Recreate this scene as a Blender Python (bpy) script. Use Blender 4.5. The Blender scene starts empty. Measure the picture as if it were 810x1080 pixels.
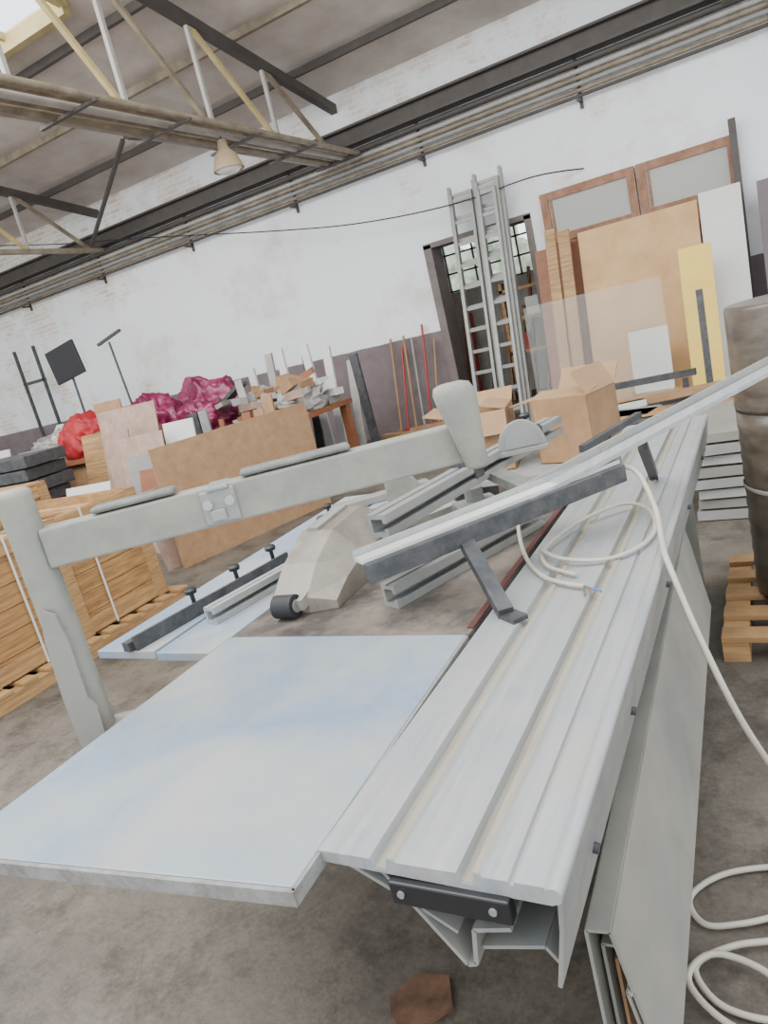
import bpy, bmesh, math, random
from mathutils import Vector, Matrix, Euler, noise
random.seed(7)
V=Vector
# ------------------------------------------------------------------ materials
def M(name, col, rough=.6, metal=0., var=.18, scale=4., col2=None, mix=.5, bump=0., bscale=40., stretch=(1,1,1), det=6, spec=None, dust=None, alpha=1):
    m=bpy.data.materials.new(name); m.use_nodes=True
    nt=m.node_tree; N=nt.nodes; L=nt.links
    b=N['Principled BSDF']
    tc=N.new('ShaderNodeTexCoord'); mp=N.new('ShaderNodeMapping'); mp.inputs['Scale'].default_value=stretch
    L.new(tc.outputs['Object'],mp.inputs['Vector'])
    n=N.new('ShaderNodeTexNoise'); n.inputs['Scale'].default_value=scale; n.inputs['Detail'].default_value=det; n.inputs['Roughness'].default_value=.65
    L.new(mp.outputs[0],n.inputs['Vector'])
    r=N.new('ShaderNodeValToRGB')
    c1=[c*(1-var) for c in col]; c3=[min(1,c*(1+var)) for c in (col2 or col)]
    r.color_ramp.elements[0].position=.5-mix*.4; r.color_ramp.elements[0].color=(*c1,1)
    r.color_ramp.elements[1].position=.5+mix*.4; r.color_ramp.elements[1].color=(*c3,1)
    L.new(n.outputs['Fac'],r.inputs[0]); out=r.outputs[0]
    b.inputs['Roughness'].default_value=rough
    if dust:   # (colour, amount, scale) : patchy sawdust / grime film
        dn=N.new('ShaderNodeTexNoise'); dn.inputs['Scale'].default_value=dust[2]; dn.inputs['Detail'].default_value=10; dn.inputs['Roughness'].default_value=.75
        L.new(tc.outputs['Object'],dn.inputs['Vector'])
        dr=N.new('ShaderNodeValToRGB'); dr.color_ramp.elements[0].position=.42; dr.color_ramp.elements[0].color=(0,0,0,1)
        dr.color_ramp.elements[1].position=.63; dr.color_ramp.elements[1].color=(dust[1],)*3+(1,)
        L.new(dn.outputs['Fac'],dr.inputs[0])
        mx=N.new('ShaderNodeMix'); mx.data_type='RGBA'; L.new(dr.outputs[0],mx.inputs[0]); L.new(out,mx.inputs[6]); mx.inputs[7].default_value=(*dust[0],1)
        out=mx.outputs[2]
        mr=N.new('ShaderNodeMapRange'); mr.inputs[3].default_value=rough; mr.inputs[4].default_value=min(1,rough+.35); L.new(dr.outputs[0],mr.inputs[0]); L.new(mr.outputs[0],b.inputs['Roughness'])
    L.new(out,b.inputs['Base Color'])
    b.inputs['Metallic'].default_value=metal; b.inputs['Alpha'].default_value=alpha
    if spec is not None: b.inputs['Specular IOR Level'].default_value=spec
    if bump:
        n2=N.new('ShaderNodeTexNoise'); n2.inputs['Scale'].default_value=bscale; n2.inputs['Detail'].default_value=5
        L.new(mp.outputs[0],n2.inputs['Vector'])
        bp=N.new('ShaderNodeBump'); bp.inputs['Strength'].default_value=bump; bp.inputs['Distance'].default_value=.01
        L.new(n2.outputs['Fac'],bp.inputs['Height']); L.new(bp.outputs[0],b.inputs['Normal'])
    return m
SDC=(.36,.32,.25)
paint=M('grey_machine_paint',(.225,.225,.195),.5,0,.1,6,bump=.1,dust=(SDC,.5,9))
paintd=M('dark_grey_green_paint',(.12,.13,.12),.5,0,.1,6,dust=(SDC,.4,9))
table=M('grey_laminate_painted_sky_glare',(.165,.245,.36),.38,0,.08,1.7,col2=(.27,.32,.355),bump=.05,bscale=15,dust=((.36,.335,.28),.75,2.4))  # light grey top; bluish sky reflection put into base colour, dust over it
tedge=M('table_edge_strip',(.26,.26,.25),.5,0,.1,8,dust=((.12,.10,.085),.7,20))
cast=M('dusty_cast_iron',(.05,.04,.036),.55,0,.15,4,col2=(.10,.085,.075),bump=.08,spec=.35,dust=((.26,.22,.175),.7,5))
alu=M('milled_aluminium',(.34,.37,.40),.38,.35,.08,3,col2=(.42,.43,.43),bump=.06,bscale=30,stretch=(14,.6,8),dust=((.37,.34,.28),.6,6))
groove=M('dusty_groove',(.34,.30,.22),.7,0,.25,6,col2=(.25,.235,.20),stretch=(10,1,1))
alud=M('dull_aluminium',(.27,.28,.275),.45,.4,.1,10,dust=(SDC,.5,14))
galv=M('galvanised_sheet',(.25,.245,.22),.5,.25,.12,4,dust=((.32,.29,.24),.5,3))
white_strip=M('cream_fence_strip',(.56,.56,.51),.45,0,.05,8)
darkm=M('charcoal_paint',(.032,.035,.04),.45,0,.15,8,dust=((.16,.15,.14),.35,14))
black=M('black_plastic',(.012,.012,.014),.4,0,.1,8)
redm=M('red_brown_strip',(.09,.03,.026),.6)
guard=M('dusty_guard_plastic',(.17,.15,.12),.3,0,.12,5,col2=(.24,.215,.175),dust=((.36,.32,.26),.6,8),alpha=.86)
rubber=M('rubber',(.02,.02,.022),.7)
steel_dark=M('painted_roof_steel',(.065,.055,.048),.6,0,.2,5)
steel_b=M('brown_pipe_paint',(.17,.135,.09),.55,0,.25,4,col2=(.25,.21,.15))
yellow_st=M('yellowed_timber',(.46,.37,.17),.6,0,.2,4)
lgrey=M('light_grey_strut',(.36,.34,.31),.6)
wood=M('pine_planks',(.27,.145,.055),.6,0,.25,3,col2=(.41,.245,.105),stretch=(1,1,12),bump=.1)
woodx=M('pine_slats',(.26,.125,.04),.6,0,.28,3,col2=(.38,.21,.08),stretch=(2,1.2,14),bump=.1)
chip=M('particle_board',(.29,.16,.078),.65,0,.08,9,col2=(.35,.21,.11))
chip2=M('pinkish_board',(.33,.22,.17),.65,0,.1,8,col2=(.4,.28,.22))
tan=M('tan_hardboard',(.50,.29,.12),.6,0,.07,3,col2=(.56,.35,.17))
ply=M('brown_plywood',(.25,.095,.045),.55,0,.15,3,stretch=(1,1,5))
frame_br=M('weathered_red_brown_frame',(.21,.085,.045),.65,0,.2,8,col2=(.29,.155,.09))
whiteb=M('white_board',(.62,.62,.59),.5,0,.05,4)
yellowb=M('yellow_board',(.75,.52,.10),.5,0,.06,4)
greyb=M('grey_board',(.26,.26,.25),.6,0,.15,5)
card=M('corrugated_cardboard',(.27,.15,.07),.75,0,.1,4,col2=(.34,.20,.10))
cardin=M('cardboard_inside',(.34,.21,.11),.8,0,.1,4)
olive=M('dark_brown_wrapped_plastic',(.05,.04,.03),.3,0,.25,5,col2=(.10,.08,.06),bump=.25,bscale=6,stretch=(1,1,3))
magenta=M('magenta_plastic',(.13,.010,.042),.35,0,.25,3,col2=(.25,.03,.09),bump=.35,bscale=7)
redt=M('red_cloth',(.34,.012,.018),.6,0,.3,5)
foil=M('grey_plastic_sheeting',(.15,.15,.14),.4,0,.3,3,col2=(.40,.38,.35),bump=.3,bscale=6)
cablem=M('white_grey_cable',(.44,.40,.33),.5,0,.08,10)
copper=M('copper_wire',(.5,.2,.08),.4,.6)
bluew=M('blue_wire',(.05,.15,.5),.4)
green=M('pale_leaf_green',(.22,.3,.17),.7,0,.4,3,col2=(.5,.55,.45))
broomh=M('broom_handle_wood',(.33,.19,.09),.6)
redplastic=M('red_plastic',(.34,.03,.02),.45)
greenp=M('green_bristles',(.05,.16,.06),.8)
rust=M('rusty_brown_sheet',(.07,.035,.02),.8,0,.4,12,col2=(.13,.065,.035))
lampm=M('yellowed_lamp_enamel',(.38,.29,.18),.5,0,.15,6)
def simple(n,c,r,a=1):
    m=bpy.data.materials.new(n); m.use_nodes=True; b=m.node_tree.nodes['Principled BSDF']
    b.inputs['Base Color'].default_value=(*c,1);b.inputs['Roughness'].default_value=r;b.inputs['Alpha'].default_value=a; return m
glow=simple('lamp_glass',(.9,.88,.8),.25)
glass=simple('dusty_glass',(.5,.49,.45),.15,.6)
gl2=simple('thin_clear_sheet',(.6,.62,.6),.08,.12)

def wallmat():
    m=bpy.data.materials.new('whitewashed_brick_with_dado'); m.use_nodes=True
    nt=m.node_tree;N=nt.nodes;L=nt.links;b=N['Principled BSDF'];b.inputs['Roughness'].default_value=.8
    g=N.new('ShaderNodeNewGeometry'); s=N.new('ShaderNodeSeparateXYZ'); L.new(g.outputs['Position'],s.inputs[0])
    cmb=N.new('ShaderNodeCombineXYZ'); L.new(s.outputs[0],cmb.inputs[0]); L.new(s.outputs[2],cmb.inputs[1])
    def noisen(sc,det=6,ro=.6):
        n=N.new('ShaderNodeTexNoise'); n.inputs['Scale'].default_value=sc;n.inputs['Detail'].default_value=det;n.inputs['Roughness'].default_value=ro
        L.new(cmb.outputs[0],n.inputs['Vector']); return n
    def ramp(src,p0,c0,p1,c1):
        r=N.new('ShaderNodeValToRGB'); r.color_ramp.elements[0].position=p0;r.color_ramp.elements[0].color=(*c0,1)
        r.color_ramp.elements[1].position=p1;r.color_ramp.elements[1].color=(*c1,1); L.new(src,r.inputs[0]); return r
    base=ramp(noisen(.55,8,.7).outputs['Fac'],.34,(.66,.635,.58),.48,(.82,.84,.86))
    br=N.new('ShaderNodeTexBrick'); br.inputs['Scale'].default_value=1.0
    br.inputs['Brick Width'].default_value=.25; br.inputs['Row Height'].default_value=.08; br.inputs['Mortar Size'].default_value=.01
    br.inputs['Color1'].default_value=(.58,.43,.30,1);br.inputs['Color2'].default_value=(.78,.73,.66,1);br.inputs['Mortar'].default_value=(.8,.79,.76,1)
    L.new(cmb.outputs[0],br.inputs['Vector'])
    hz=N.new('ShaderNodeMapRange'); hz.inputs[1].default_value=3.0;hz.inputs[2].default_value=4.7;hz.inputs[3].default_value=0;hz.inputs[4].default_value=.15; L.new(s.outputs[2],hz.inputs[0])
    hx=N.new('ShaderNodeMapRange'); hx.inputs[1].default_value=-8;hx.inputs[2].default_value=-13;hx.inputs[3].default_value=0;hx.inputs[4].default_value=.13; L.new(s.outputs[0],hx.inputs[0])
    a1=N.new('ShaderNodeMath');a1.operation='ADD';L.new(hz.outputs[0],a1.inputs[0]);L.new(hx.outputs[0],a1.inputs[1])
    a2=N.new('ShaderNodeMath');a2.operation='ADD';L.new(a1.outputs[0],a2.inputs[0]);L.new(noisen(1.0,9,.72).outputs['Fac'],a2.inputs[1])
    mask=ramp(a2.outputs[0],.62,(0,0,0),.72,(.75,.75,.75))
    mx=N.new('ShaderNodeMix');mx.data_type='RGBA'
    L.new(mask.outputs[0],mx.inputs[0]);L.new(base.outputs[0],mx.inputs[6]);L.new(br.outputs[0],mx.inputs[7])
    n3=noisen(3,5); dz=N.new('ShaderNodeMath');dz.operation='MULTIPLY_ADD';L.new(n3.outputs['Fac'],dz.inputs[0]);dz.inputs[1].default_value=.03;L.new(s.outputs[2],dz.inputs[2])
    lt=N.new('ShaderNodeMath');lt.operation='LESS_THAN';L.new(dz.outputs[0],lt.inputs[0]);lt.inputs[1].default_value=1.46
    dc=ramp(noisen(2.2,7).outputs['Fac'],.3,(.14,.105,.11),.7,(.21,.17,.175))
    m2=N.new('ShaderNodeMix');m2.data_type='RGBA';L.new(lt.outputs[0],m2.inputs[0]);L.new(mx.outputs[2],m2.inputs[6]);L.new(dc.outputs[0],m2.inputs[7])
    L.new(m2.outputs[2],b.inputs['Base Color'])
    bp=N.new('ShaderNodeBump');bp.inputs['Strength'].default_value=.12;bp.inputs['Distance'].default_value=.006;L.new(br.outputs['Fac'],bp.inputs['Height']);bp.invert=True;L.new(bp.outputs[0],b.inputs['Normal'])
    return m
def floormat():
    m=bpy.data.materials.new('stained_concrete'); m.use_nodes=True
    nt=m.node_tree;N=nt.nodes;L=nt.links;b=N['Principled BSDF']
    g=N.new('ShaderNodeNewGeometry')
    def nz(sc,det,ro=.6):
        n=N.new('ShaderNodeTexNoise'); n.inputs['Scale'].default_value=sc;n.inputs['Detail'].default_value=det;n.inputs['Roughness'].default_value=ro
        L.new(g.outputs['Position'],n.inputs['Vector']); return n.outputs['Fac']
    def ramp(src,els):
        r=N.new('ShaderNodeValToRGB')
        while len(r.color_ramp.elements)<len(els): r.color_ramp.elements.new(.5)
        for e,(p,c) in zip(r.color_ramp.elements,els): e.position=p;e.color=(*c,1)
        L.new(src,r.inputs[0]); return r.outputs[0]
    c1=ramp(nz(.9,10,.72),[(.3,(.065,.053,.041)),(.5,(.118,.099,.077)),(.7,(.18,.155,.122))])
    st=ramp(nz(3.2,12,.8),[(.38,(.34,.31,.285)),(.52,(1,1,1))])
    fine=ramp(nz(60,5,.8),[(.3,(.68,.68,.68)),(.7,(1.2,1.2,1.2))])
    m1=N.new('ShaderNodeMix');m1.data_type='RGBA';m1.blend_type='MULTIPLY';m1.inputs[0].default_value=.85;L.new(c1,m1.inputs[6]);L.new(st,m1.inputs[7])
    m2=N.new('ShaderNodeMix');m2.data_type='RGBA';m2.blend_type='MULTIPLY';m2.inputs[0].default_value=1;L.new(m1.outputs[2],m2.inputs[6]);L.new(fine,m2.inputs[7])
    L.new(m2.outputs[2],b.inputs['Base Color']); b.inputs['Roughness'].default_value=.62
    bp=N.new('ShaderNodeBump');bp.inputs['Strength'].default_value=.25;bp.inputs['Distance'].default_value=.01;L.new(nz(20,6),bp.inputs['Height']);L.new(bp.outputs[0],b.inputs['Normal'])
    return m
wallm=wallmat(); floorm=floormat()
ceilm=M('stained_ceiling_sheets',(.52,.45,.39),.8,0,.1,1.2,col2=(.66,.60,.55))
# ------------------------------------------------------------------ mesh builder
class MB:
    def __init__(s): s.v=[];s.f=[];s.m=[];s.sm=[]
    def add(s,vs,fs,mi=0,sm=False):
        o=len(s.v); s.v+=[V(v) for v in vs]; s.f+=[[i+o for i in f] for f in fs]; s.m+=[mi]*len(fs); s.sm+=[sm]*len(fs); return s
    def span(s,p,a,b,c,mi=0):
        p,a,b,c=V(p),V(a),V(b),V(c)
        if a.cross(b).dot(c)<0: a,b=b,a
        vs=[p,p+a,p+a+b,p+b,p+c,p+a+c,p+a+b+c,p+b+c]
        return s.add(vs,[[3,2,1,0],[4,5,6,7],[0,1,5,4],[1,2,6,5],[2,3,7,6],[3,0,4,7]],mi)
    def box(s,x0,x1,y0,y1,z0,z1,mi=0): return s.span((x0,y0,z0),(x1-x0,0,0),(0,y1-y0,0),(0,0,z1-z0),mi)
    def rbox(s,c,sz,rot=(0,0,0),mi=0):
        R=Euler([math.radians(a) for a in rot]).to_matrix()
        a=R@V((sz[0],0,0));b=R@V((0,sz[1],0));d=R@V((0,0,sz[2]))
        return s.span(V(c)-(a+b+d)/2,a,b,d,mi)
    def beam(s,p1,p2,w,h,mi=0,up=(0,0,1)):
        p1,p2=V(p1),V(p2); d=(p2-p1); sd=d.cross(V(up)).normalized(); u=sd.cross(d).normalized()
        return s.span(p1-sd*w/2-u*h/2,sd*w,u*h,d,mi)
    def cyl(s,p1,p2,r1,r2=None,n=16,mi=0,cap=True):
        p1,p2=V(p1),V(p2); r2=r1 if r2 is None else r2
        d=(p2-p1).normalized(); a=d.orthogonal().normalized(); b=d.cross(a)
        vs=[];
        for p,r in((p1,r1),(p2,r2)):
            for i in range(n):
                t=2*math.pi*i/n; vs.append(p+a*r*math.cos(t)+b*r*math.sin(t))
        fs=[[i,(i+1)%n,n+(i+1)%n,n+i] for i in range(n)]
        s.add(vs,fs,mi,True)
        if cap: s.add(vs,[list(range(n))[::-1],list(range(n,2*n))],mi)
        return s
    def prism(s,prof,o,u,v,ext,mi=0):
        o,u,v,ext=V(o),V(u),V(v),V(ext)
        vs=[o+u*a+v*b for a,b in prof]; n=len(vs); vs+=[q+ext for q in vs]
        area=sum(prof[i][0]*prof[(i+1)%n][1]-prof[(i+1)%n][0]*prof[i][1] for i in range(n))
        fs=[list(range(n))[::-1],list(range(n,2*n))]+[[i,(i+1)%n,n+(i+1)%n,n+i] for i in range(n)]
        if area*u.cross(v).dot(ext)<0: fs=[f[::-1] for f in fs]
        return s.add(vs,fs,mi)
    def sheet(s,pts,th,o,u,v,ext,mi=0):
        for (a,b) in zip(pts,pts[1:]):
            d=V((b[0]-a[0],b[1]-a[1],0)).normalized(); n=(-d.y*th/2,d.x*th/2)
            s.prism([(a[0]-n[0],a[1]-n[1]),(b[0]-n[0],b[1]-n[1]),(b[0]+n[0],b[1]+n[1]),(a[0]+n[0],a[1]+n[1])],o,u,v,ext,mi)
        return s
    def tube(s,pts,r,n=8,mi=0,sub=6):
        P=[V(p) for p in pts]; Q=[]
        for i in range(len(P)-1):
            p0=P[max(i-1,0)];p1=P[i];p2=P[i+1];p3=P[min(i+2,len(P)-1)]
            for k in range(sub):
                t=k/sub; Q.append(.5*((2*p1)+(p2-p0)*t+(2*p0-5*p1+4*p2-p3)*t*t+(3*p1-p0-3*p2+p3)*t**3))
        Q.append(P[-1]); vs=[];a=None
        for i,q in enumerate(Q):
            d=(Q[min(i+1,len(Q)-1)]-Q[max(i-1,0)]).normalized()
            a=d.orthogonal().normalized() if a is None else (a-d*a.dot(d)).normalized()
            b=d.cross(a)
            vs+=[q+a*r*math.cos(2*math.pi*k/n)+b*r*math.sin(2*math.pi*k/n) for k in range(n)]
        fs=[[i*n+k,i*n+(k+1)%n,(i+1)*n+(k+1)%n,(i+1)*n+k] for i in range(len(Q)-1) for k in range(n)]
        fs+=[list(range(n))[::-1],[len(vs)-n+k for k in range(n)]]
        return s.add(vs,fs,mi,True)
    def revolve(s,prof,o,n=24,mi=0,axis=(0,0,1)):
        d=V(axis).normalized(); a=d.orthogonal().normalized(); b=d.cross(a); o=V(o); vs=[]
        for r,z in prof: vs+=[o+d*z+a*r*math.cos(2*math.pi*k/n)+b*r*math.sin(2*math.pi*k/n) for k in range(n)]
        fs=[[i*n+k,i*n+(k+1)%n,(i+1)*n+(k+1)%n,(i+1)*n+k] for i in range(len(prof)-1) for k in range(n)]
        return s.add(vs,fs,mi,True)
    def build(s,name,mats,parent=None,label=None,cat=None,kind=None,group=None,bevel=0.):
        if not isinstance(mats,(list,tuple)): mats=[mats]
        lo=V([min(v[i] for v in s.v) for i in range(3)]);hi=V([max(v[i] for v in s.v) for i in range(3)])
        c=V(((lo.x+hi.x)/2,(lo.y+hi.y)/2,lo.z))
        me=bpy.data.meshes.new(name); me.from_pydata([v-c for v in s.v],[],s.f)
        for m in mats: me.materials.append(m)
        for p,mi,sm in zip(me.polygons,s.m,s.sm): p.material_index=mi;p.use_smooth=sm
        me.update()
        o=bpy.data.objects.new(name,me); bpy.context.collection.objects.link(o)
        o.location=c
        if parent:
            o.parent=parent; o.location=c-V(parent['_w'])
        if bevel:
            bm=o.modifiers.new('bevel','BEVEL');bm.width=bevel;bm.segments=2;bm.limit_method='ANGLE'
        meta(o,label,cat,kind,group); o['_w']=tuple(c)
        return o
def meta(o,label=None,cat=None,kind=None,group=None):
    if label:o['label']=label
    if cat:o['category']=cat
    if kind:o['kind']=kind
    if group:o['group']=group
def T(name,loc,label,cat,group=None):
    e=bpy.data.objects.new(name,None); e.empty_display_size=.1; bpy.context.collection.objects.link(e)
    e.location=loc; e['_w']=tuple(loc); meta(e,label,cat,None,group); return e
# ------------------------------------------------------------------ setting
WY=10.3
DX0,DX1,DZ=-4.27,-2.70,2.66
MB().box(-16,7,-4,13.2,-.1,0).build('floor',floorm,kind='structure')
w=MB(); w.box(-16,DX0,WY,WY+.35,0,5.05).box(DX1,7,WY,WY+.35,0,5.05).box(DX0,DX1,WY,WY+.35,DZ,5.05); w.build('wall_back',wallm,kind='structure')
MB().box(-16.3,-16,-4,13.2,0,7.0).build('wall_left',wallm,kind='structure')
SL=.164
def rz(y): return 5.02+SL*(WY-y)
c=MB()
c.span((-16,6.55,rz(6.55)),(23,0,0),(0,WY+.35-6.55,-SL*(WY+.35-6.55)),(0,0,.12))
for x0,x1 in((-16,-12.2),(-6.05,-1.5)):
    c.span((x0,3.6,rz(3.6)),(x1-x0,0,0),(0,2.95,-SL*2.95),(0,0,.12))
c.build('ceiling',ceilm,kind='structure')
s=MB(); 
s.beam((-12.2,6.5,rz(6.5)-.05),(-6.05,6.5,rz(6.5)-.05),.1,.16)
s.beam((-6.05,3.6,rz(3.6)),(-6.05,6.5,rz(6.5)),.08,.14)
for x in(-7.0,-8.0,-9.2,-10.4): s.beam((x,3.6,rz(3.6)),(x,6.5,rz(6.5)),.05,.08)
s.build('window_2',yellow_st,kind='structure')
dingy=M('dingy_plaster',(.5,.47,.42),.8)
MB().box(-7,-1.2,12.9,13.1,0,2.0).box(-7,-5.3,12.9,13.1,2,3.2).box(-3.15,-1.2,12.9,13.1,2,3.2).box(-5.3,-3.15,12.9,13.1,3.0,3.2).build('wall_backroom',dingy,kind='structure')
MB().box(-7,-6.9,WY+.35,12.9,0,3.2).build('wall_backroom_west',whiteb,kind='structure')
MB().box(-1.3,-1.2,WY+.35,12.9,0,3.2).build('wall_backroom_east',whiteb,kind='structure')
MB().box(-7,-1.2,WY+.35,13.1,3.2,3.3).build('ceiling_backroom',ceilm,kind='structure')
s=MB()
for i in range(9):
    x=-5.3+2.15*i/8; s.box(x-.015,x+.015,12.93,12.97,2,3.0)
for z in(2.02,2.33,2.66,2.98): s.box(-5.3,-3.15,12.93,12.97,z-.015,z+.015)
s.build('window_1',steel_dark,kind='structure')
MB().box(DX0-.02,DX0+.1,WY-.03,WY+.38,0,DZ).box(DX1-.07,DX1+.02,WY-.03,WY+.38,0,DZ).box(DX0-.02,DX1+.02,WY-.03,WY+.38,DZ-.05,DZ+.02).build('trim_1',M('brown_door_lining',(.17,.14,.13),.7),kind='structure')
MB().box(-16,7,WY-.24,WY-.002,4.47,4.5).box(-16,7,WY-.14,WY-.10,4.28,4.47).box(-16,7,WY-.24,WY-.002,4.25,4.28).build('trim_2',steel_dark,kind='structure')
e=T('pipe_run',(-5,WY-.1,3.8),'run of parallel dark and pale pipes along white wall','pipes')
for i,(z,r_,m_) in enumerate([(4.17,.04,steel_dark),(4.08,.03,lgrey),(4.01,.03,steel_b),(3.94,.028,greyb),(3.87,.025,steel_b),(3.81,.02,steel_dark)]):
    MB().cyl((-16,WY-.12,z),(7,WY-.12,z),r_,n=12).build('pipe',m_,e)
for i in range(10):
    x=-15+i*2.2
    MB().box(x-.02,x+.02,WY-.2,WY-.001,3.75,3.78).box(x-.02,x+.02,WY-.03,WY-.001,3.68,4.25).build('bracket',steel_dark,e)
# ------------------------------------------------------------------ roof steel
for tx in(-10.3,-5.2,-.1):
    e=T('roof_truss',(tx,8.5,4.2),'dark steel roof truss with pale diagonal struts','truss','roof trusses')
    yb=3.2
    MB().beam((tx,yb,rz(yb)-.19),(tx,WY,rz(WY)-.19),.1,.12).build('top_chord',steel_dark,e)
    MB().beam((tx,yb,4.2),(tx,WY,4.2),.09,.07).build('bottom_chord',steel_b,e)
    ys=[9.9,8.6,7.3,6.0,4.7]
    for i in range(4):
        MB().beam((tx,ys[i],4.2),(tx,ys[i+1],rz(ys[i+1])-.2),.05,.05,up=(1,0,0)).build('diagonal_strut',yellow_st if i%2 else steel_b,e)
        MB().beam((tx,ys[i+1],4.2),(tx,ys[i+1],rz(ys[i+1])-.2),.045,.045,up=(1,0,0)).build('vertical_strut',lgrey,e)
for i,y in enumerate((9.3,8.1,6.95)):
    MB().beam((-16,y,rz(y)-.075),(7,y,rz(y)-.075),.06,.09).build('purlin',steel_dark if i!=1 else steel_b,label='long steel purlin under the ceiling sheets',cat='purlin',group='roof purlins')
for k,(a,b_) in enumerate([((-10.3,9.9,4.25),(-7.7,8.6,5.05)),((-5.2,9.9,4.3),(-7.6,8.6,5.05)),((-5.3,7.2,4.3),(-7.6,8.55,5.05))]):
    MB().beam(a,b_,.05,.05).build('wind_brace',steel_dark,label='thin dark diagonal roof brace between trusses',cat='brace',group='roof braces')
e=T('conduit_bundle',(-4.9,7,4.1),'bundle of yellowish brown pipes hung below roof truss','pipes')
for i in range(6):
    MB().cyl((-5.46+i*.12,3.2,4.13-.02*(i%2)),(-5.46+i*.12,WY-.25,4.13-.02*(i%2)),.035,n=10).build('pipe',steel_b if i%3 else lgrey,e)
for y in(4,5.2,6.4,7.6,8.8,10):
    MB().box(-5.55,-4.80,y-.02,y+.02,4.06,4.085).build('hanger_bar',steel_dark,e)
e=T('pendant_lamp',(-5.05,7.16,3.72),'yellowed enamel pendant lamp hanging below pipe bundle','lamp')
MB().cyl((-5.05,7.16,3.97),(-5.05,7.16,4.07),.012,n=8).build('rod',steel_dark,e)
MB().revolve([(0.001,.32),(.05,.31),(.06,.22),(.12,.16),(.17,.02),(.175,0),(.165,.0),(.11,.15),(.05,.2)],(-5.05,7.16,3.72)).build('lamp_shade',lampm,e)
MB().revolve([(0.001,-.04),(.09,-.03),(.155,.01),(.15,.03),(.001,.05)],(-5.05,7.16,3.72)).build('glass_cover',glow,e)
MB().tube([(-13.0,9.9,5.0),(-11,9.9,4.5),(-9.07,9.9,4.08),(-6.29,9.9,3.44),(-4.9,9.9,3.17),(-3.55,9.9,3.03),(-2.49,9.95,3.05),(-1.9,10.28,3.0)],.009).build('hanging_wire',black,label='thin black wire strung sagging along the wall',cat='wire')
# ------------------------------------------------------------------ panel saw
saw=T('sliding_table_saw',(-1.1,1.9,0),'large grey sliding table panel saw with aluminium carriage','table saw')
MB().box(-1.42,-.8,1.72,2.75,0,.835).build('cabinet',paint,saw,bevel=.01)
TP=[(-1.485,.585),(-.70,.665),(-.725,1.485),(-1.485,1.485)]
MB().prism(TP,(0,0,.842),(1,0,0),(0,1,0),(0,0,.028)).build('extension_table',table,saw,label='light grey extension table top with bluish sky glare painted in',bevel=.003)
MB().beam((-1.487,.579,.8555),(-.694,.660,.8555),.008,.027).beam((-.696,.66,.8555),(-.721,1.48,.8555),.006,.027).build('table_edge',tedge,saw)
MB().box(-1.485,-.72,1.49,2.5,.83,.868).build('cast_iron_table',cast,saw,bevel=.003)
MB().box(-.735,-.718,1.52,2.48,.868,.872).build('edge_strip',redm,saw)
for x0,x1,y0 in((-1.985,-1.725,1.40),(-1.71,-1.49,1.39)): MB().box(x0,x1,y0,3.05,.84,.868).build('rip_table',table,saw,bevel=.003)
for y in(1.62,2.8): MB().beam((-1.98,y,.81),(-.8,y,.81),.05,.05).build('support_rail',paintd,saw)
Y0,Y1=.74,3.80
prof=[(-.700,.872),(-.606,.872),(-.600,.856),(-.580,.856),(-.575,.876),(-.563,.876),(-.560,.872),(-.462,.872),(-.458,.856),(-.438,.856),(-.434,.876),(-.424,.876),(-.421,.872),(-.385,.872),(-.383,.866),(-.377,.866),(-.375,.872),(-.335,.872),(-.325,.866),(-.325,.843),(-.70,.852),(-.705,.862)]
MB().prism(prof,(0,Y0,0),(1,0,0),(0,0,1),(0,Y1-Y0,0)).cyl((-.322,Y0-.004,.862),(-.322,Y1,.862),.013,n=14).build('sliding_carriage',alu,saw)
for a_,b_ in((-.6005,-.5795),(-.4585,-.4375)):
    MB().box(a_,b_,Y0+.002,Y1,.8563,.8575).build('groove_dust',groove,saw)
for a_ in(-.5625,-.4235): MB().box(a_-.0135,a_+.0,Y0+.001,Y1-.001,.8765,.8768).build('guide_strip',groove,saw)
MB().sheet([(-.315,.858),(-.322,.80),(-.342,.70)],.006,(0,Y0,0),(1,0,0),(0,0,1),(0,Y1-Y0,0)).build('side_skirt',alud,saw)
MB().sheet([(-.655,.85),(-.56,.80),(-.485,.695),(-.470,.70),(-.46,.765),(-.40,.78)],.007,(0,Y0+.006,0),(1,0,0),(0,0,1),(0,Y1-Y0-.02,0)).sheet([(-.60,.845),(-.555,.79),(-.49,.75)],.006,(0,Y0+.01,0),(1,0,0),(0,0,1),(0,3,0)).sheet([(-.46,.72),(-.36,.745),(-.342,.72)],.006,(0,Y0+.02,0),(1,0,0),(0,0,1),(0,3,0)).build('lower_extrusion',alud,saw)
ec=T('end_cap',(-.48,.74,.8),None,None); ec.parent=saw; ec.location=V((-.48,.74,.8))-V(saw['_w'])
MB().box(-.575,-.385,.728,.75,.806,.846).build('cap_plate',black,ec,bevel=.003)
for x in(-.555,-.41): MB().cyl((x,.7275,.828),(x,.724,.828),.006,n=10).build('screw',alud,ec)
MB().box(-.62,-.42,1.9,3.7,0,.66).build('carriage_base',paintd,saw)
MB().box(-.56,-.42,1.3,3.75,.67,.78).build('carriage_beam',paintd,saw)
for (y) in(.95,1.35,2.0,2.7,3.4): MB().cyl((-.332,y,.76),(-.318,y,.757),.009,n=8).build('bolt',darkm,saw)
MB().cyl((-1.63,1.08,.5),(-1.63,1.08,1.455),.043,n=24).revolve([(.043,0),(.042,.01),(.03,.018),(.001,.02)],(-1.63,1.08,1.455)).build('guard_post',paint,saw)
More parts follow.
